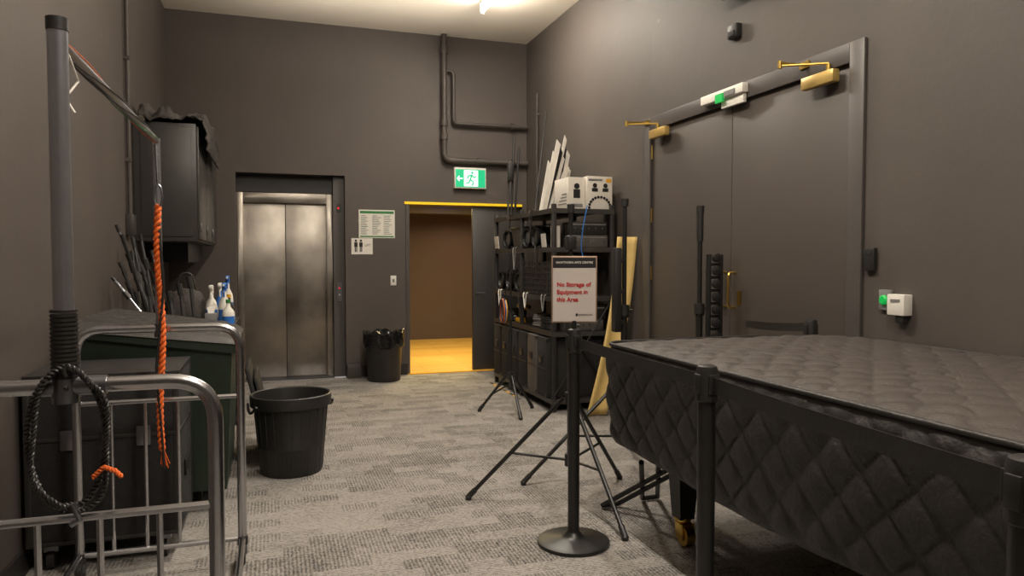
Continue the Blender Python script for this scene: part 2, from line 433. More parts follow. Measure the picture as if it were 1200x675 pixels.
c.b2((XR-.05, 4.30, 2.515), (XR-.0225, 4.56, 2.579), WHITE, .004)
c.done()
M('motion_sensor').b2((XR-.05, 4.39, 2.99), (XR, 4.5, 3.09), BLACKP, .01).b2((XR-.058, 4.41, 3.0), (XR-.048, 4.48, 3.04), BLKINK, .003).done()
M('wall_speaker').b2((XR-.2, 4.25, 3.28), (XR-.04, 4.55, 3.75), BLACKP, .02).b2((XR-.05, 4.35, 3.45), (XR, 4.45, 3.6), BLACKM).lathe((XR-.2, 4.4, 3.45), [(.11, 0), (.1, .008), (.05, .002)], BLACKM, 24, Matrix.Rotation(-math.pi/2, 4, 'Y')).done()
M('card_reader').b2((XR-.03, 3.15, 1.36), (XR, 3.225, 1.49), BLACKP, .008).b2((XR-.033, 3.165, 1.45), (XR-.029, 3.21, 1.475), BLKINK).done()
g = M('exit_button')
g.b2((XR-.02, 3.04, 1.15), (XR, 3.12, 1.26), GREYINK, .004); g.lathe((XR-.02, 3.08, 1.205), [(.026, 0), (.026, .012), (.02, .018)], LEDG, 20, Matrix.Rotation(-math.pi/2, 4, 'Y')); g.done()
g = M('intercom_box')
g.b2((XR-.06, 2.915, 1.13), (XR, 3.025, 1.24), WHITE, .005).b2((XR-.05, 2.93, 1.09), (XR-.01, 2.98, 1.13), BLACKP, .004).b2((XR-.063, 2.94, 1.20), (XR-.059, 3.0, 1.215), GREYINK); g.done()

# ceiling lamps
for (x0, ya, yb) in ((2.19, 6.45, 7.6), (1.0, 3.4, 4.6), (1.0, .2, 1.4)):
    l = M('ceiling_batten_light')
    l.b2((x0-.03, ya, H-.05), (x0+.03, yb, H-.001), WHITE, .005); l.tube([(x0, ya+.02, H-.11), (x0, yb-.02, H-.11)], .018, LAMP, 12)
    l.b2((x0-.02, ya, H-.135), (x0+.02, ya+.02, H-.05), WHITE); l.b2((x0-.02, yb-.02, H-.135), (x0+.02, yb, H-.05), WHITE); l.done()

# ------------------------------------------------------------ left side
c = M('electrical_cabinet')
c.b2((XL+.003, 6.75, 1.58), (-.59, 8.8, 2.58), CABIN, .006)
for a, b in ((6.77, 7.42), (7.44, 8.09), (8.11, 8.78)):
    c.b2((-.59, a, 1.6), (-.572, b, 2.56), CABIN, .004)
    c.b2((-.572, a+.04, 1.66), (-.56, a+.06, 1.74), CHROMED, .002)
c.b2((XL+.003, 7.3, 1.40), (-.72, 8.7, 1.58), BLACKM)
c.b2((XL+.06, 6.742, 1.62), (-.63, 6.75, 2.54), CABIN, .002)
c.done()
# cloth
cl = M('draped_cloth')
rows = []
prof = []
for i in range(51):
    t = i/50
    if t < .7: prof.append((XL+.05+(t/.7)*.50, 2.60))
    else: prof.append((-.545+.02*math.sin((t-.7)*9), 2.60-(t-.7)/.3*.26))
for j in range(66):
    v = j/65; r = []
    for i, (px, pz) in enumerate(prof):
        yy = 6.70+v*1.6
        n = noise.noise(Vector((px*6, yy*4, pz*4))); n2 = noise.noise(Vector((px*15+5, yy*12, pz*9))); n3 = noise.noise(Vector((px*30+5, yy*26, pz*9)))
        if i < 35: q = Vector((px, yy, pz+.03+abs(n)*.16+abs(n2)*.05+n3*.012))
        else: q = Vector((px+abs(n)*.06+abs(n2)*.03+.01, yy, pz+.05+n*.09))
        if j < 4: q.z -= .05*(4-j)/4
        r.append(q)
    rows.append(r)
cl.grid(rows, CLOTH)
ob = cl.done(80)
sm = ob.modifiers.new('thick', 'SOLIDIFY'); sm.thickness = .006; sm.offset = 1

# wheelie bin
b = M('wheelie_bin')
b.hexa([(-.93,4.38,.12),(-.25,4.38,.12),(-.25,5.18,.12),(-.93,5.18,.12),(-1.0,4.32,1.02),(-.21,4.32,.93),(-.21,5.25,.93),(-1.0,5.25,1.02)], GREEN)
b.hexa([(-1.02,4.30,1.02),(-.19,4.30,.90),(-.19,5.27,.90),(-1.02,5.27,1.02),(-1.02,4.30,1.05),(-.19,4.30,.95),(-.19,5.27,.95),(-1.02,5.27,1.05)], GREEN)
b.hexa([(-1.02,4.29,1.052),(-.18,4.29,.952),(-.18,5.28,.952),(-1.02,5.28,1.052),(-1.0,4.33,1.10),(-.22,4.33,.985),(-.22,5.24,.985),(-1.0,5.24,1.10)], LID)
for i in range(6):
    y = 4.42+i*.145
    b.hexa([(-.97,y,1.093),(-.27,y,.989),(-.27,y+.09,.989),(-.97,y+.09,1.093),(-.96,y+.01,1.112),(-.28,y+.01,1.008),(-.28,y+.08,1.008),(-.96,y+.08,1.112)], LID)
for x in (-.85, -.36):
    for y in (4.5, 5.05):
        b.cyl((x-.025, y, .06), (x+.025, y, .06), .06, BLACKP); b.b2((x-.03, y-.03, .07), (x+.03, y+.03, .13), CHROMED)
b.tube([(-1.04, 4.5, 1.03), (-1.04, 5.1, 1.03)], .015, BLACKP)
b.done()
# black flight case on a dolly in front of the bin
b = M('upright_flight_case')
fx0, fx1, fy0, fy1 = -1.05, -.42, 3.72, 4.24
b.b2((fx0, fy0, .13), (fx1, fy1, .90), BLACKC, .01)
for (xx, yy) in ((fx0, fy0), (fx1-.02, fy0), (fx0, fy1-.02), (fx1-.02, fy1-.02)):
    b.b2((xx-.004, yy-.004, .128), (xx+.024, yy+.024, .904), TRIM, .003)
for z in (.126, .60, .885): b.b2((fx0-.005, fy0-.005, z), (fx1+.005, fy1+.005, z+.018), TRIM, .003)
for xx in (-.88, -.57): b.b2((xx-.03, fy0-.012, .56), (xx+.03, fy0, .65), CHROMED, .004)
b.b2((fx1, 3.9, .35), (fx1+.012, 4.06, .43), BLACKM, .004)
for x in (fx0+.08, fx1-.08):
    for y in (fy0+.08, fy1-.08): b.cyl((x-.015, y, .05), (x+.015, y, .05), .05, BLACKP); b.b2((x-.03, y-.03, .085), (x+.03, y+.03, .13), CHROMED)
b.done()
# leaning board
b = M('folded_display_board')
R = Matrix.Rotation(math.radians(-13), 4, 'Y')
b.box((-.09, 5.6, .345), (.03, .62, .68), BLACKP, R, .005); b.box((-.045, 5.62, .31), (.02, .60, .60), BLACKP, R, .005)
b.done()
# table with cleaning gear
t = M('utility_trolley')
t.b2((-1.04, 5.45, .89), (-.26, 6.7, .93), BLACKP, .006); t.b2((-1.02, 5.47, .3), (-.28, 6.68, .33), BLACKP, .004)
for x in (-1.0, -.30):
    for y in (5.5, 6.65):
        t.b2((x-.02, y-.02, .08), (x+.02, y+.02, .89), BLACKM); t.cyl((x-.015, y, .04), (x+.015, y, .04), .04, BLACKP)
t.b2((-1.02,5.5,.33), (-.4,6.5,.75), BLACKC, .01)
t.done()
def bottle(name, x, y, z, body, cap, h=.2, trig=True):
    o = M(name)
    o.lathe((x, y, z), [(.0, 0), (.038, .002), (.042, .02), (.042, h*.55), (.036, h*.7), (.015, h*.85), (.013, h)], body, 20)
    o.lathe((x, y, z+h), [(.016, 0), (.016, .025)], cap, 14)
    if trig:
        o.b2((x-.015, y-.07, z+h+.025), (x+.015, y+.03, z+h+.06), cap, .006); o.cyl((x, y-.07, z+h+.045), (x, y-.085, z+h+.045), .008, WHITE)
        o.tube([(x, y-.03, z+h+.025), (x, y-.055, z+h-.01), (x, y-.05, z+h-.045)], .006, cap)
    o.lathe((x, y, z+h*.15), [(.0425, 0), (.0425, h*.32)], BLUEP if body is WHITE else PAPER, 20)
    o.done()
bottle('spray_bottle', -.33, 5.80, .931, WHITE, BLUEP, .26); bottle('spray_bottle', -.38, 6.15, .931, BLUEP, WHITE, .25)
bottle('spray_bottle', -.43, 5.95, .931, WHITE, WHITE, .24); bottle('spray_bottle', -.34, 6.45, .931, WHITE, BLUEP, .30)
bottle('cleaning_bottle', -.295, 5.62, .931, WHITE, GRNINK, .18, False); bottle('cleaning_bottle', -.31, 6.0, .931, BLACKP, YPL, .2, False)
o = M('tissue_box'); o.b2((-.46, 5.70, .931), (-.38, 5.83, 1.03), GREYINK, .004).poly([(-.44,5.75,1.03),(-.40,5.75,1.03),(-.39,5.79,1.09),(-.45,5.79,1.07)], PAPER, (0,.01,0)); o.done()
o = M('equipment_bag')
def wobb(a, r, z):
    return r*(1+.15*noise.noise(Vector((math.cos(a)*2, math.sin(a)*2, z*9)))), z
o.lathe((-.62, 6.1, .931), [(.0,0),(.13,.0),(.16,.06),(.15,.16),(.10,.24),(.04,.27)], CLOTH, 32, wob=wobb); o.tube(fillet([(-.70,6.1,1.15),(-.66,6.1,1.32),(-.58,6.1,1.32),(-.54,6.1,1.15)],.04), .008, BLACKP); o.done()
# microphone stands bundle
o = M('microphone_stand_bundle')
for i in range(15):
    y0 = 5.5+i*.08; x0 = -.75-random.random()*.18; zt = 1.28+random.random()*.40
    p0 = Vector((x0, y0, .94)); p1 = Vector((-1.05+random.random()*.12, y0+random.uniform(-.15,.15), zt))
    o.cyl(p0, p1, .010, BLACKM if i % 4 else CHROMED, seg=8)
    o.cyl(p0.lerp(p1, .6), p0.lerp(p1, .72), .019, BLACKP, seg=10)
    o.cyl(p0.lerp(p1, .93), p1, .014, BLACKP, seg=10)
    o.cyl(p0-Vector((0,0,.008)), p0+Vector((0, 0, .02)), .02, BLACKP, seg=10)
for i in range(6):
    x0 = -.84+i*.065; o.cyl((x0, 5.52+i*.02, .935), (x0-.03, 5.58+i*.02, 1.12+.05*(i % 3)), .013, BLACKP, seg=10); o.cyl((x0-.03, 5.58+i*.02, 1.12+.05*(i % 3)), (x0-.045, 5.59+i*.02, 1.20+.05*(i % 3)), .02, BLACKM, seg=10)
o.done()

# chrome rolling rack
r = M('chrome_trolley_rack')
cx = -.475; hw = .335; zU = 1.115
for yi, (y, rp) in enumerate(((2.0, .0225), (3.58, .016))):
    r.tube(fillet([(cx-hw, y, .1), (cx-hw, y, zU), (cx+hw, y, zU), (cx+hw, y, .1)], .11, 8), .0195, CHROME, 16)
    r.tube([(cx-hw, y, .79), (cx+hw, y, .79)], .011, CHROME, 10); r.tube([(cx-hw, y, .12), (cx+hw, y, .12)], .014, CHROME, 10)
    for k in range(1, 5):
        xx = cx-hw+2*hw*k/5; r.tube([(xx, y, .12), (xx, y, .79)], .008, CHROME, 8)
    r.cyl((cx, y, zU-.03), (cx, y, 1.99 if yi == 0 else 1.96), rp, CHROMEP, seg=28)
    if yi == 0:
        r.cyl((cx, y, zU+.01), (cx, y, 1.29), .028, BLACKP, seg=18)
        for k in range(16): r.cyl((cx, y, zU+.022+k*.0105), (cx, y, zU+.028+k*.0105), .0305, BLACKP, seg=18)
        r.cyl((cx, y, 1.965), (cx, y, 1.995), .0245, BLACKP, seg=18)
        r.cyl((cx-.05, y, zU), (cx+.09, y, zU), .024, CHROMED)
    r.cyl((cx, y, zU-.04), (cx, y, zU+.02), rp+.008, CHROMED, seg=14)
    for sx in (-1, 1):
        xx = cx+sx*hw
        r.cyl((xx, y, .09), (xx, y, .13), .024, BLACKP); r.b2((xx-.02, y-.025, .05), (xx+.02, y+.025, .09), CHROMED); r.cyl((xx-.012, y, .05), (xx+.012, y, .05), .05, BLACKP)
for sx in (-1, 1): r.tube([(cx+sx*hw, 2.0, .12), (cx+sx*hw, 3.58, .12)], .015, CHROME, 10)
r.tube([(cx, 2.0, 1.94), (cx, 3.58, 1.95)], .0135, CHROMEP, 12)
r.done()
o = M('bungee_cords')
for k, mm in enumerate((ORANGE, GRNINK, BLACKP, BLACKM)):
    pts = []
    for i in range(60):
        t = i/59; a = t*5+k*1.5; pts.append((cx+.016*math.cos(a), 2.03+1.5*t, 1.942+.017*math.sin(a)+.006*t))
    o.tube(pts, .0016 if k < 2 else .003, mm, 6)
o.tube([(cx+.01, 2.05, 1.925), (cx+.02, 2.10, 1.87), (cx+.0, 2.06, 1.82), (cx+.025, 2.04, 1.78)], .003, PAPER, 6)
o.done()
def twist(o, path, r, rad, turns, m, n=160, strands=2):
    path = [Vector(p) for p in path]
    ls = [0]
    for a, b in zip(path[:-1], path[1:]): ls.append(ls[-1]+(b-a).length)
    def at(t):
        d = t*ls[-1]
        for i in range(len(path)-1):
            if d <= ls[i+1] or i == len(path)-2:
                return path[i].lerp(path[i+1], (d-ls[i])/max(1e-9, ls[i+1]-ls[i])), (path[i+1]-path[i]).normalized()
    for s_ in range(strands):
        pts = []
        for i in range(n):
            t = i/(n-1); p, d = at(t); u = Vector((0,1,0)); q = d.cross(u).normalized(); a = turns*2*math.pi*t+s_*2*math.pi/strands
            pts.append(p+(u*math.cos(a)+q*math.sin(a))*rad)
        o.tube(pts, r, m, 6)
o = M('orange_rope_hank')
pt = [(-.462, 3.50, 1.66)]+[(-.462-.008*math.sin(i*.4), 3.50, 1.66-i*.047) for i in range(1, 24)]
twist(o, pt, .0085, .0075, 20, ORANGE, 220)
o.tube([(-.462+.016*math.sin(a), 3.5, 1.70+.05*math.cos(a)) for a in [i*math.pi/8 for i in range(16)]], .005, CHROMED, 8, closed=True)
o.tube([(-.462, 3.5, 1.75), (-.468, 3.52, 1.85), (-.475, 3.55, 1.93)], .005, BLACKM, 8)
for k in range(7): o.tube([(-.463, 3.5, .60), (-.47+.006*k, 3.495, .52-.01*(k % 3))], .002, ORANGE, 5)
o.tube([(-.465, 3.5, 1.64), (-.445, 3.49, 1.3), (-.48, 3.49, .95), (-.455, 3.49, .5)], .006, BLACKP, 8)
o.done()
o = M('braided_cable_loop')
pts = []
for i in range(41):
    a = math.pi*2*i/40
    xx = -.467+.082*math.sin(a)*(1+.15*math.cos(a)); zz = 1.0+.168*math.cos(a)-(.03*abs(math.sin(a)))
    pts.append((xx, 1.967, zz))
twist(o, pts, .0045, .004, 38, BLACKP, 520)
pts2 = [(p[0]*1.0+.010+.006*math.sin(i*.7), 1.953, p[2]+.010*math.sin(i*.4)-.008) for i, p in enumerate(pts[3:38])]
twist(o, pts2, .0036, .0034, 34, BLACKP, 460)
o.tube(fillet([(-.467,1.955,1.165),(-.467,1.955,1.147),(-.467,2.0,1.143),(-.467,2.035,1.12),(-.467,2.0,1.085),(-.467,1.965,1.12)],.01), .005, BLACKP, 8)
o.tube([(-.455, 1.95, .84), (-.44, 1.95, .80), (-.46, 1.95, .79)], .008, CHROMED, 8)
twist(o, [(-.41,1.945,.90),(-.385,1.94,.925),(-.36,1.935,.915),(-.345,1.93,.90)], .0035, .003, 5, ORANGE, 40)
o.done()

# large tapered bin
b = M('garbage_bin')
bx, by = .12, 5.07
b.lathe((bx, by, 0), [(.0,.0),(.195,.002),(.20,.02),(.215,.18),(.219,.185),(.219,.20),(.217,.205),(.236,.44),(.245,.45),(.262,.455),(.264,.50),(.262,.525),(.255,.53),(.246,.525),(.240,.49),(.195,.04),(.0,.035)], BLACKP, 48)
for a0 in (math.radians(200), math.radians(20)):
    pts = [(bx+.275*math.cos(a0+d), by+.275*math.sin(a0+d), .475-.05*math.cos(d*5.2)) for d in [(-.3+.06*i) for i in range(11)]]
    b.tube(pts, .009, BLACKP, 8)
for k in range(24):
    a = 2*math.pi*k/24; b.tube([(bx+.199*math.cos(a), by+.199*math.sin(a), .02), (bx+.236*math.cos(a), by+.236*math.sin(a), .44)], .004, BLACKP, 6)
b.done()
b = M('lined_rubbish_bin')
bx, by = 1.26, 8.58
b.lathe((bx, by, 0), [(0,0),(.185,.002),(.19,.02),(.215,.52),(.222,.53),(.222,.55),(.21,.55),(.205,.5),(.17,.05),(0,.05)], BLACKP, 40)
def wb(a, r, z):
    return r+.012*math.sin(a*13+z*20)+.008*math.sin(a*7), z+.018*math.sin(a*5)+.012*math.sin(a*11)
b.lathe((bx, by, 0), [(.205,.40),(.228,.42),(.236,.48),(.232,.55),(.235,.575),(.22,.58),(.19,.555),(.17,.50),(.12,.46),(0,.45)], BAG, 72, wob=wb)
b.done()

# ------------------------------------------------------------ shelving
x0, x1, y0, y1, zt = 2.47, 3.1, 6.24, 8.07, 1.93
s = M('shelving_unit')
for x in (x0+.02, x1-.02):
    for y in (y0+.02, (y0+y1)/2, y1-.02):
        s.b2((x-.02, y-.02, 0), (x+.02, y+.02, zt+.01), TRIM, .003)
for z in (.12, .75, 1.08, 1.54, 1.90):
    s.b2((x0, y0, z-.02), (x1, y1, z), BLACKP, .002)
    s.b2((x0-.004, y0, z-.045), (x0+.012, y1, z), CABIN); s.b2((x0, y0-.004, z-.045), (x1, y0+.012, z), CABIN)
s.tube([(x0+.02, y0, .15), (x1-.02, y0, 1.05)], .008, BLACKM, 8); s.tube([(x1-.02, y0, .15), (x0+.02, y0, 1.05)], .008, BLACKM, 8)
s.done()
for i in range(6):
    y = 6.31+i*.285
    c = M('road_case')
    cm = GREYCASE if i == 1 else BLACKC
    c.b2((x0-.03, y, .121), (x1-.08, y+.255, .69), cm, .01)
    c.b2((x0-.036, y+.01, .39), (x0-.028, y+.245, .40), TRIM); c.b2((x0-.045, y+.09, .45), (x0-.03, y+.165, .52), TRIM if i % 2 else BLACKM, .004)
    for zz in (.125, .655):
        for yy in (y-.002, y+.227): c.b2((x0-.036, yy, zz), (x0, yy+.03, zz+.03), BLACKM, .004)
    c.done()
tp = M('trim_4')
for k in range(9): tp.b2((2.395, 6.95+k*.12, 0), (2.42, 7.07+k*.12, .002), YPL if k % 2 else BLACKM)
tp.done()
# contents
c = M('cordless_drill')
c.tube([(2.56, 7.2, .93), (2.56, 7.42, .93)], .035, YPL, 14); c.cyl((2.56,7.12,.93),(2.56,7.2,.93),.02,BLACKM); c.tube([(2.56,7.38,.92),(2.56,7.41,.79)], .024, BLACKP, 12); c.b2((2.52,7.33,.751),(2.6,7.47,.80), YPL, .008); c.done()
c = M('cable_coils')
for (xx, yy, rr, mm) in ((2.62, 6.60, .12, BLACKP), (2.64, 6.9, .11, GREYINK), (2.9, 6.8, .11, ORANGE), (2.62, 7.75, .12, BLACKP)):
    for k in range(6):
        c.tube([(xx+(rr-.006*(k%3))*math.cos(a), yy+(rr-.006*(k%3))*math.sin(a), .763+.02*k) for a in [i*math.pi/12 for i in range(24)]], .011, mm, 8, closed=True)
c.done()
c = M('hanging_cables')
for k in range(5):
    c.tube([(2.445-.008*k, 7.62+.10*math.cos(a)*(1-.05*k), .86+.13*math.sin(a)) for a in [i*math.pi/10 for i in range(20)]], .008, (YPL, BLUEP, BLACKP, ORANGE, BLACKP)[k], 8, closed=True)
for k in range(10):
    yy = 6.36+k*.17; zz = (1.08, 1.54, 1.90, 1.08)[k % 4]
    c.tube(fillet([(2.455, yy, zz+.012), (2.44, yy+.01, zz+.01), (2.435, yy+.04, zz-.16-.04*(k % 3)), (2.44, yy+.10, zz-.02), (2.455, yy+.12, zz+.012)], .04), .006, (GREYINK, BLACKP, BLACKP, WHITE, BLACKP)[k % 5], 6)
c.done()
c = M('perforated_crate')
X0, X1, Y0c, Y1c, Z0, Z1 = 2.49, 2.95, 6.32, 7.1, 1.081, 1.40
c.b2((X0,Y0c,Z0),(X1,Y1c,Z0+.015), CABIN)
for k in range(14):
    y = Y0c+(Y1c-Y0c)*k/13; c.b2((X0,y-.008,Z0),(X0+.012,y+.008,Z1), CABIN); c.b2((X1-.012,y-.008,Z0),(X1,y+.008,Z1), BLACKP)
for k in range(9):
    x = X0+(X1-X0)*k/8; c.b2((x-.008,Y0c,Z0),(x+.008,Y0c+.012,Z1), CABIN); c.b2((x-.008,Y1c-.012,Z0),(x+.008,Y1c,Z1), BLACKP)
for k in range(7):
    z = Z0+(Z1-Z0)*k/6
    for (a, b_) in (((X0,Y0c),(X0+.012,Y1c)),((X1-.012,Y0c),(X1,Y1c)),((X0,Y0c),(X1,Y0c+.012)),((X0,Y1c-.012),(X1,Y1c))):
        c.b2((a[0],a[1],z-.006),(b_[0],b_[1],z+.006), CABIN)
c.done()
def lamp_fix(x, y, z, ang=0):
    o = M('stage_light')
    mx = Matrix.Rotation(ang, 4, 'Z') @ Matrix.Rotation(-math.pi/2, 4, 'Y')
    o.lathe((x, y, z+.11), [(.0,-.12),(.06,-.12),(.075,-.10),(.08,.0),(.085,.09),(.10,.11),(.10,.13),(.085,.13),(.08,.1),(0,.09)], BLACKM, 24, mx)
    o.lathe((x, y, z+.11), [(.0,.095),(.07,.095),(.06,.108),(.0,.112)], CHROMED, 20, mx)
    d = (Matrix.Rotation(ang,4,'Z') @ Vector((0,1,0)))
    p = Vector((x, y, z+.11))
    o.tube(fillet([p+d*.09, p+d*.115, p+d*.115+Vector((0,0,.12)), p-d*.115+Vector((0,0,.12)), p-d*.115, p-d*.09], .02), .007, BLACKM, 8)
    o.b2((x-.09, y-.07, z), (x+.09, y+.07, z+.03), BLACKM, .004)
    o.done()
for (yy, zz) in ((7.3, 1.081), (7.62, 1.081), (7.9, 1.081), (6.78, 1.541), (7.05, 1.541), (7.7, 1.541)):
    lamp_fix(2.62, yy, zz, random.uniform(-.15,.15))
# amplifiers and odd boxes visible through the near end
o = M('audio_equipment_stack')
for (a, b_, mm) in (((2.62,6.30,.751),(3.02,6.44,.86),GREYCASE), ((2.60,6.29,.861),(3.04,6.46,.99),BLACKP)):
    o.b2(a, b_, mm, .006)
    for k in range(5): o.b2((a[0]+.04+k*.07, a[1]-.004, a[2]+.05), (a[0]+.055+k*.07, a[1], a[2]+.065), CHROMED)
    o.b2((a[0]+.02, a[1]-.003, b_[2]-.03), (b_[0]-.02, a[1], b_[2]-.02), GREYINK)
o.done()
o = M('audio_equipment_stack')
for (a, b_, mm) in (((2.68,6.28,1.541),(3.05,6.5,1.66),GREYCASE), ((2.66,6.27,1.661),(3.04,6.48,1.78),BLACKP)):
    o.b2(a, b_, mm, .006)
    for k in range(5): o.b2((a[0]+.04+k*.07, a[1]-.004, a[2]+.05), (a[0]+.055+k*.07, a[1], a[2]+.065), CHROMED)
    o.b2((a[0]+.02, a[1]-.003, b_[2]-.03), (b_[0]-.02, a[1], b_[2]-.02), GREYINK)
o.done()
o = M('paper_roll'); o.lathe((2.54, 6.34, 1.541), [(0,0),(.045,0),(.045,.2),(.02,.2),(.02,.01)], PAPER, 24); o.done()
o = M('label_card'); o.box((2.50, 6.55, 1.61), (.006, .12, .13), PAPER, (0,-.1,0)); o.box((2.462, 7.95, 1.62), (.006, .14, .14), PAPER, (0,-.1,0)); o.done()
o = M('storage_tub'); o.hexa([(2.52,7.25,1.541),(2.9,7.25,1.541),(2.9,7.5,1.541),(2.52,7.5,1.541),(2.50,7.23,1.75),(2.93,7.23,1.75),(2.93,7.53,1.75),(2.50,7.53,1.75)], GREYCASE).b2((2.49,7.22,1.75),(2.94,7.54,1.775), CABIN,.006).done()
# top boxes
def carton(x, y, w, dpt, h, z, art):
    o = M('cardboard_carton')
    o.b2((x, y, z), (x+w, y+dpt, z+h), CARD, .003)
    yf = y-.0015
    if art == 0:
        o.lathe((x+w/2, yf, z+h*.72), [(.028,0),(.028,.002)], BLKINK, 16, Matrix.Rotation(math.pi/2,4,'X')); o.b2((x+w*.3, yf-.002, z+h*.35), (x+w*.7, yf, z+h*.62), BLKINK)
        o.b2((x+w*.15, yf-.002, z+.02), (x+w*.85, yf, z+.05), GREYINK)
        for k in range(4): o.b2((x-.002, y+.04, z+.05+k*.03), (x, y+dpt-.1-.03*k, z+.06+k*.03), GREYINK)
    else:
        mx = Matrix.Rotation(math.pi/2,4,'X')
        for sx in (.30, .72):
            o.lathe((x+w*sx, yf, z+h*.72), [(.022,0),(.022,.002)], BLKINK, 16, mx); o.b2((x+w*sx-.03, yf-.002, z+h*.54), (x+w*sx+.03, yf, z+h*.64), BLKINK)
        for k in range(12):
            a = math.pi*k/11; o.lathe((x+w*.5+.11*math.cos(a), yf, z+.015+.10*math.sin(a)), [(.014,0),(.014,.002)], BLKINK, 10, mx)
        o.b2((x+w*.75, yf-.002, z+h*.82), (x+w*.95, yf, z+h*.93), YPL); o.b2((x+w*.05, yf-.002, z+h*.86), (x+w*.6, yf, z+h*.92), GREYINK)
    o.b2((x+w*.46, y-.001, z+h-.0005), (x+w*.54, y+dpt, z+h+.001), FOAM)
    o.done()
carton(2.66, 6.32, .17, .35, .30, 1.901, 0); carton(2.835, 6.28, .26, .36, .31, 1.901, 1)
o = M('white_panel_bundle')
specs = [(2.50,.14,.52,PAPER,.03),(2.53,.17,.62,WHITE,.025),(2.55,.20,.74,PAPER,.04),(2.59,.21,.66,BLACKM,.02),(2.62,.20,.60,PAPER,.03),
         (2.64,.22,.80,WHITE,.022),(2.67,.20,.52,PAPER,.05),(2.71,.17,.70,BLACKM,.02),(2.73,.16,.62,WHITE,.03),(2.77,.15,.66,PAPER,.03),(2.80,.13,.50,PAPER,.04)]
for i, (xb, dx, h, m_, wd_) in enumerate(specs):
    yb = 6.72+i*.02; xb += .02
    a = Vector((xb, yb, 1.903)); t_ = Vector((xb+dx, yb+.12, 1.903+h)); wv = Vector((wd_, 0, 0)); tk = Vector((0, .012, 0)); sl = Vector((0,0,-.05))
    o.hexa([a, a+wv, a+wv+tk, a+tk, t_, t_+wv+sl, t_+wv+sl+tk, t_+tk], m_)
o.done()
o = M('pole_bundle')
for i in range(3): o.cyl((2.53+.05*i, 7.75+.03*i, 1.903), (2.56+.06*i, 7.8, 2.45+.12*((i*3) % 4)), .013, BLACKM, seg=8)
o.b2((2.52, 7.7, 2.3), (2.58, 7.76, 2.5), BLACKP, .01)
o.cyl((2.50, 6.8, 1.903), (2.66, 6.9, 2.92), .009, BLACKM, seg=8)
o.done()
# blue cable dangling
o = M('blue_cable'); o.tube(fillet([(2.80,6.2,1.93),(2.74,6.17,1.70),(2.72,6.17,1.5),(2.82,6.17,1.3),(2.88,6.18,1.1)],.08), .005, BLUEP, 6); o.done()
# cream board
o = M('curved_foam_board')
rows = []
for i in range(25):
    t = i/24; cxx = 2.80+.25*t+.05*math.sin(t*math.pi); cy = 5.98-.10*t; cz = .01+1.62*t
    rows.append([Vector((cxx-.10+.20*k/6, cy+.03*math.sin(math.pi*k/6), cz)) for k in range(7)])
o.grid(rows, FOAM); ob = o.done(60); sm = ob.modifiers.new('t', 'SOLIDIFY'); sm.thickness = .02

# ------------------------------------------------------------ tripod stands
def tripod(name, c, ang, r, top, hub=.62, pr=.0175, extras=True):
    o = M(name); x, y = c
    o.cyl((x, y, .22), (x, y, top*.62), pr, BLACKM); o.cyl((x, y, top*.6), (x, y, top), pr*.72, BLACKM)
    for z in (hub, .26, top*.6): o.cyl((x, y, z-.035), (x, y, z+.035), pr+.014, BLACKP)
    o.cyl((x, y, top*.6), (x+.05, y-.02, top*.6), .008, BLACKP); o.cyl((x, y, top-.05), (x, y, top), pr+.004, BLACKP)
    for k in range(3):
        a = ang+k*2*math.pi/3; dx, dy = math.cos(a), math.sin(a)
        h = Vector((x+dx*.04, y+dy*.04, hub)); f = Vector((x+dx*r, y+dy*r, .018))
        o.cyl(h, f, .0125, BLACKM, seg=10); o.cyl(f-(f-h).normalized()*.06, f, .017, BLACKP, seg=10); o.lathe((f.x, f.y, 0), [(.018,0),(.02,.02),(.012,.03)], BLACKP, 12)
        mid = h.lerp(f, .55); o.cyl(Vector((x+dx*.03, y+dy*.03, .26)), mid, .008, BLACKM, seg=8)
    if extras:
        o.b2((x-.02, y-.03, top*.6-.05), (x+.02, y+.03, top*.6+.03), BLACKP, .005)
    return o
a1 = math.atan2(4.085-3.82, 1.138-1.70)
o = tripod('tripod_light_stand', (1.64, 3.86), a1, .60, 1.74)
o.b2((1.615, 3.83, 1.48), (1.665, 3.89, 1.56), BLACKP, .006); o.done()
o = tripod('tripod_light_stand', (2.2, 4.28), math.pi, .70, 1.82, pr=.021)
o.b2((2.12, 4.25, .95), (2.17, 4.31, 1.5), BLACKP, .008)
for z in (1.0, 1.2, 1.4): o.b2((2.15, 4.265, z), (2.2, 4.295, z+.03), BLACKP, .003)
o.done()
o = tripod('tripod_light_stand', (2.86, 4.42), .4, .26, 1.80, .4, .024)
o.cyl((2.86, 4.42, 1.55), (2.86, 4.42, 1.78), .024, BLACKP); o.done()
o = M('lighting_bar')
for sx in (0, .095):
    o.b2((2.87+sx, 4.32, .02), (2.89+sx, 4.36, 1.46), BLACKM, .003)
for k in range(15):
    z = .12+k*.09; o.b2((2.89, 4.325, z), (2.965, 4.355, z+.02), BLACKM); o.lathe((2.928, 4.325, z+.055), [(.032,0),(.032,.02),(.022,.024)], BLACKP, 14, Matrix.Rotation(math.pi/2,4,'X'))
o.b2((2.85, 4.28, 0), (3.0, 4.40, .02), BLACKM)
o.done()
o = tripod('microphone_stand', (2.10, 6.35), 2.6, .30, 1.5, .35, .011, False); o.done()

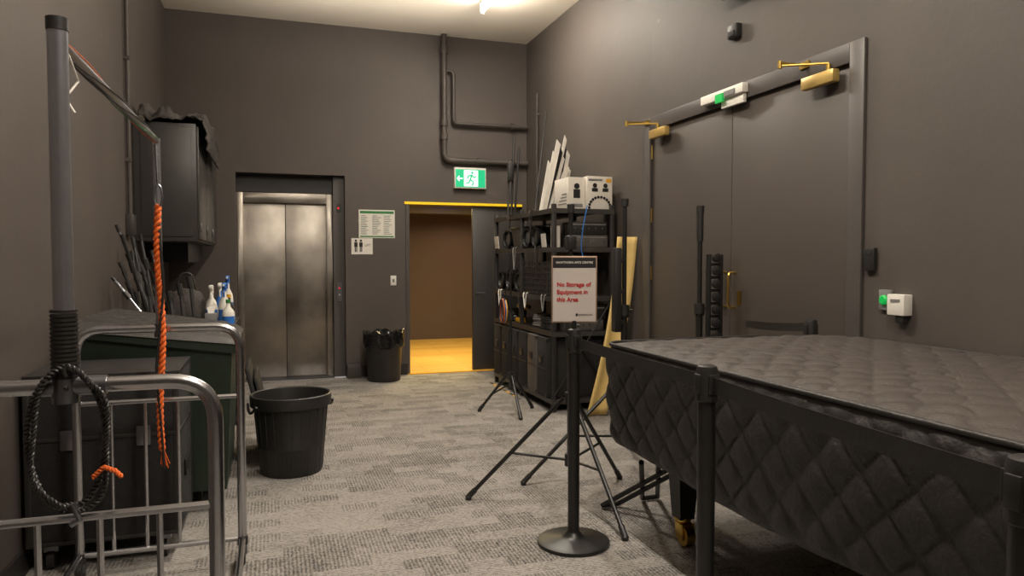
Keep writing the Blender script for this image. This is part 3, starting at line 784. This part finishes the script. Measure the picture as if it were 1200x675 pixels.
# ------------------------------------------------------------ stanchions
R_ = Vector((.949, -.3156, 0)); Nn = Vector((-.3156, -.949, 0))
def post(name, x, y):
    o = M(name)
    o.lathe((x, y, 0), [(0,0),(.178,.0),(.182,.006),(.180,.018),(.16,.026),(.06,.034),(.045,.045),(.034,.06),(.031,.065),(.031,.07)], BLACKM, 48)
    o.cyl((x, y, .06), (x, y, .98), .029, BLACKM, seg=28)
    o.lathe((x, y, .96), [(.031,0),(.035,.004),(.035,.10),(.031,.115),(.02,.12),(0,.12)], BLACKP, 28)
    for k in range(4):
        a = k*math.pi/2; o.box((x+.035*math.cos(a), y+.035*math.sin(a), 1.02), (.010,.032,.062), BLACKP, (0,0,a), .003)
    return o
P1 = (1.426, 3.31); P2 = (1.345, 2.03); P3 = (1.245, .90)
def belt(a, b, za=1.02, zb=1.02, sag=.004, ra=.042, name='retractable_belt', mtl=None):
    o = M(name); a = Vector(a); b = Vector(b); d = (b-a).normalized(); a2 = a+d*ra; b2 = b-d*ra
    n_ = Vector((-d.y, d.x))*.0012
    rows = []
    for i in range(21):
        t = i/20; p = a2.lerp(b2, t); z = za+(zb-za)*t-sag*4*t*(1-t)
        rows.append([Vector((p.x+n_.x*s1, p.y+n_.y*s1, z+s2*.025)) for s1, s2 in ((1,-1),(1,1),(-1,1),(-1,-1))])
    o.grid(rows, mtl or BLACKP, closed=True); o.done()
o = post('stanchion_post', *P1)
# sign holder
c0 = Vector((P1[0], P1[1], 1.275))
rot = Matrix((R_, -Nn, Vector((0,0,1)))).transposed().to_4x4()
o.cyl((P1[0], P1[1], 1.08), (P1[0], P1[1], 1.12), .012, BLACKM)
o.box(c0, (.226, .012, .33), SIGNFR, rot, .003)
o.box(c0+Nn*.0065, (.212, .003, .316), SIGNBG, rot)
o.box(c0+Nn*.0085+Vector((0,0,.1325)), (.212, .002, .050), BLKINK, rot)
def T(body, size, u, v, m_, al='CENTER', bold=0.0):
    o.text(body, size, plane_mx(c0+R_*u+Vector((0,0,v))+Nn*.0105, R_, Nn), m_, al, bold=bold)
T('HAWTHORN ARTS CENTRE', .0145, 0, .133, PAPER, bold=.0003)
T('No Storage of', .029, -.087, .024, REDINK, 'LEFT', .0008); T('Equipment in', .029, -.087, -.013, REDINK, 'LEFT', .0008); T('this Area', .029, -.087, -.050, REDINK, 'LEFT', .0008)
T('BOROONDARA', .010, .055, -.125, BLKINK)
o.box(c0+Nn*.0095+R_*.012+Vector((0,0,-.125)), (.01,.002,.012), BLKINK, rot)
o.done()
P4 = (2.965, 3.43)
post('stanchion_post', *P2).done(); post('stanchion_post', *P3).done(); post('stanchion_post', *P4).done()
belt(P1, P2, 1.015, 1.02); belt(P2, P3, 1.02, 1.02); belt(P4, (3.10, 4.25), 1.03, .985, .01)

# ------------------------------------------------------------ covered grand piano
PX0, PX1, PY0, PY1, PZ = 1.66, 3.09, .62, 3.44, .985
def rrect(x0, x1, y0, y1, rad, step):
    pts = []
    cs = [((x0+rad[0], y0+rad[0]), rad[0], math.pi), ((x1-rad[1], y0+rad[1]), rad[1], 1.5*math.pi), ((x1-rad[2], y1-rad[2]), rad[2], 0), ((x0+rad[3], y1-rad[3]), rad[3], .5*math.pi)]
    dense = []
    for (c, r, a0) in cs:
        for k in range(25):
            a = a0+k/24*math.pi/2; dense.append(Vector((c[0]+r*math.cos(a), c[1]+r*math.sin(a))))
    dense.append(dense[0].copy())
    L_ = [0]
    for a, b in zip(dense[:-1], dense[1:]): L_.append(L_[-1]+(b-a).length)
    n = int(L_[-1]/step); i = 0
    for k in range(n):
        d = L_[-1]*k/n
        while L_[i+1] < d: i += 1
        pts.append(dense[i].lerp(dense[i+1], (d-L_[i])/max(1e-9, L_[i+1]-L_[i])))
    return pts, L_[-1]
per, PL = rrect(PX0, PX1, PY0, PY1, (.12,.12,.50,.10), .012)
n = len(per); Cc = Vector(((PX0+PX1)/2, (PY0+PY1)/2))
def qf(u, v, p):
    a = abs(math.sin(math.pi*(u+v)/p)); b_ = abs(math.sin(math.pi*(u-v)/p)); return (a*b_)**.45
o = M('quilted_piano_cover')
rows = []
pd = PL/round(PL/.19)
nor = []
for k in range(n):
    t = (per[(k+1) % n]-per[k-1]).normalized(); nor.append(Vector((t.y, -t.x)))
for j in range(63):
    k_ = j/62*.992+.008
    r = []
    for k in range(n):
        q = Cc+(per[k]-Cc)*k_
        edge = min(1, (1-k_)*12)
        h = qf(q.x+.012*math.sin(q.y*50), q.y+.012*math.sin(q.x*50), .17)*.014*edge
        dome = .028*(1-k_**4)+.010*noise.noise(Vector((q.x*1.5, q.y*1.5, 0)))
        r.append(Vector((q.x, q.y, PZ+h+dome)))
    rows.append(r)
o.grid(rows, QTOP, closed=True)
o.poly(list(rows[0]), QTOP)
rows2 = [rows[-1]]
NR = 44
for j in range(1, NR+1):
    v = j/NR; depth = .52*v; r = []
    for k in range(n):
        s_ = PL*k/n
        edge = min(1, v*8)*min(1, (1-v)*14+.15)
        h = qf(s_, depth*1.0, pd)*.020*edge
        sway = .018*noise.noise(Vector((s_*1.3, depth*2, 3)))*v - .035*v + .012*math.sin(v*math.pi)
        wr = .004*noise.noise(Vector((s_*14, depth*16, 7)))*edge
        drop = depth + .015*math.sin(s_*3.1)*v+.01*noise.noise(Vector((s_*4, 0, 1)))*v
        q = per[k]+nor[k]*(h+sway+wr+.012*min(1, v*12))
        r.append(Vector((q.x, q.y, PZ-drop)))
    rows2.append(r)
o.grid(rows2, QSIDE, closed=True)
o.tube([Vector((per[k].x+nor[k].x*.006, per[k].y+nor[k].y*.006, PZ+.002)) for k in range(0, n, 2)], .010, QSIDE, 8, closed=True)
o.done(75)
o = M('grand_piano')
o.poly([(PX0+.10, PY0+.1, .60), (PX1-.10, PY0+.1, .60), (PX1-.10, PY1-.65, .60), (PX1-.60, PY1-.15, .60), (PX0+.15, PY1-.15, .60)], BLACKM, (0,0,.36))
for (x, y) in ((1.95, 3.14), (1.90, 1.05), (2.85, 1.05)):
    o.hexa([(x-.04,y-.04,.13),(x+.04,y-.04,.13),(x+.04,y+.04,.13),(x-.04,y+.04,.13),(x-.07,y-.07,.60),(x+.07,y-.07,.60),(x+.07,y+.07,.60),(x-.07,y+.07,.60)], BLACKM)
    o.lathe((x, y, .09), [(.0,0),(.03,0),(.035,.02),(.045,.03),(.045,.045)], BRASS, 20)
    for sx in (-1, 1): o.b2((x+sx*.03-.005, y-.05, .03), (x+sx*.03+.005, y+.02, .11), BRASS, .003)
    o.cyl((x-.024, y-.03, .05), (x+.024, y-.03, .05), .05, BRASS, seg=24)
for sx in (-.1, .1): o.cyl((2.35+sx, 1.3, .12), (2.35+sx, 1.3, .6), .015, BLACKM)
o.b2((2.2, 1.22, .06), (2.5, 1.36, .13), BLACKM, .01)
for sx in (-.06, 0, .06): o.box((2.35+sx, 1.18, .07), (.025,.12,.012), BRASS, None, .003)
o.done()
o = M('folded_keyboard_stand')
for dx in (0, .10):
    o.tube([(1.78+dx, 3.72, .02), (2.06+dx, 3.28, .38)], .014, BLACKM, 10); o.tube([(2.06+dx, 3.76, .02), (1.80+dx, 3.30, .38)], .014, BLACKM, 10)
o.tube([(1.78, 3.72, .02), (1.88, 3.72, .02)], .014, BLACKM); o.tube([(2.06, 3.76, .02), (2.16, 3.76, .02)], .014, BLACKM)
o.done()

# ------------------------------------------------------------ lights
def area(name, loc, sx, sy, power, col, rot=(0,0,0)):
    l = bpy.data.lights.new(name, 'AREA'); l.shape = 'RECTANGLE'; l.size = sx; l.size_y = sy; l.energy = power; l.color = col
    ob = bpy.data.objects.new(name, l); ob.location = loc; ob.rotation_euler = rot; S.collection.objects.link(ob); return ob
W = (1.0, .93, .83)
area('batten_lamp', (2.19, 7.02, H-.14), .12, 1.1, 42, W)
area('batten_lamp', (1.0, 4.0, H-.14), .12, 1.1, 65, W)
area('batten_lamp', (1.0, .8, H-.14), .12, 1.1, 80, W)
area('added_ceiling_fill', (1.1, 6.6, 3.45), 2.6, 3.0, 42, W, (math.pi, 0, 0))  # added fill without any fitting, brightens the ceiling in view
area('added_ceiling_fill', (1.1, 1.5, 3.0), 2.6, 3.5, 60, W, (math.pi, 0, 0))  # second added fill, unseen, lifts the ceiling nearer the camera
area('corridor_lamp', (2.6, 10.0, 2.28), .8, 1.2, 110, (1.0, .78, .36))
area('corridor_lamp', (3.2, 12.0, 2.1), .8, .6, 8, (1.0, .70, .50))
wd = bpy.data.worlds.new('world'); S.world = wd; wd.use_nodes = True
wd.node_tree.nodes['Background'].inputs[0].default_value = (1, .93, .86, 1); wd.node_tree.nodes['Background'].inputs[1].default_value = .3

cam = bpy.data.cameras.new('camera'); co = bpy.data.objects.new('camera', cam); S.collection.objects.link(co)
cam.sensor_width = 36; cam.lens = 25.5; cam.clip_start = .05
co.location = (0, 0, 1.42); co.rotation_euler = (math.radians(90-2.2), 0, math.radians(-18.4))
S.camera = co
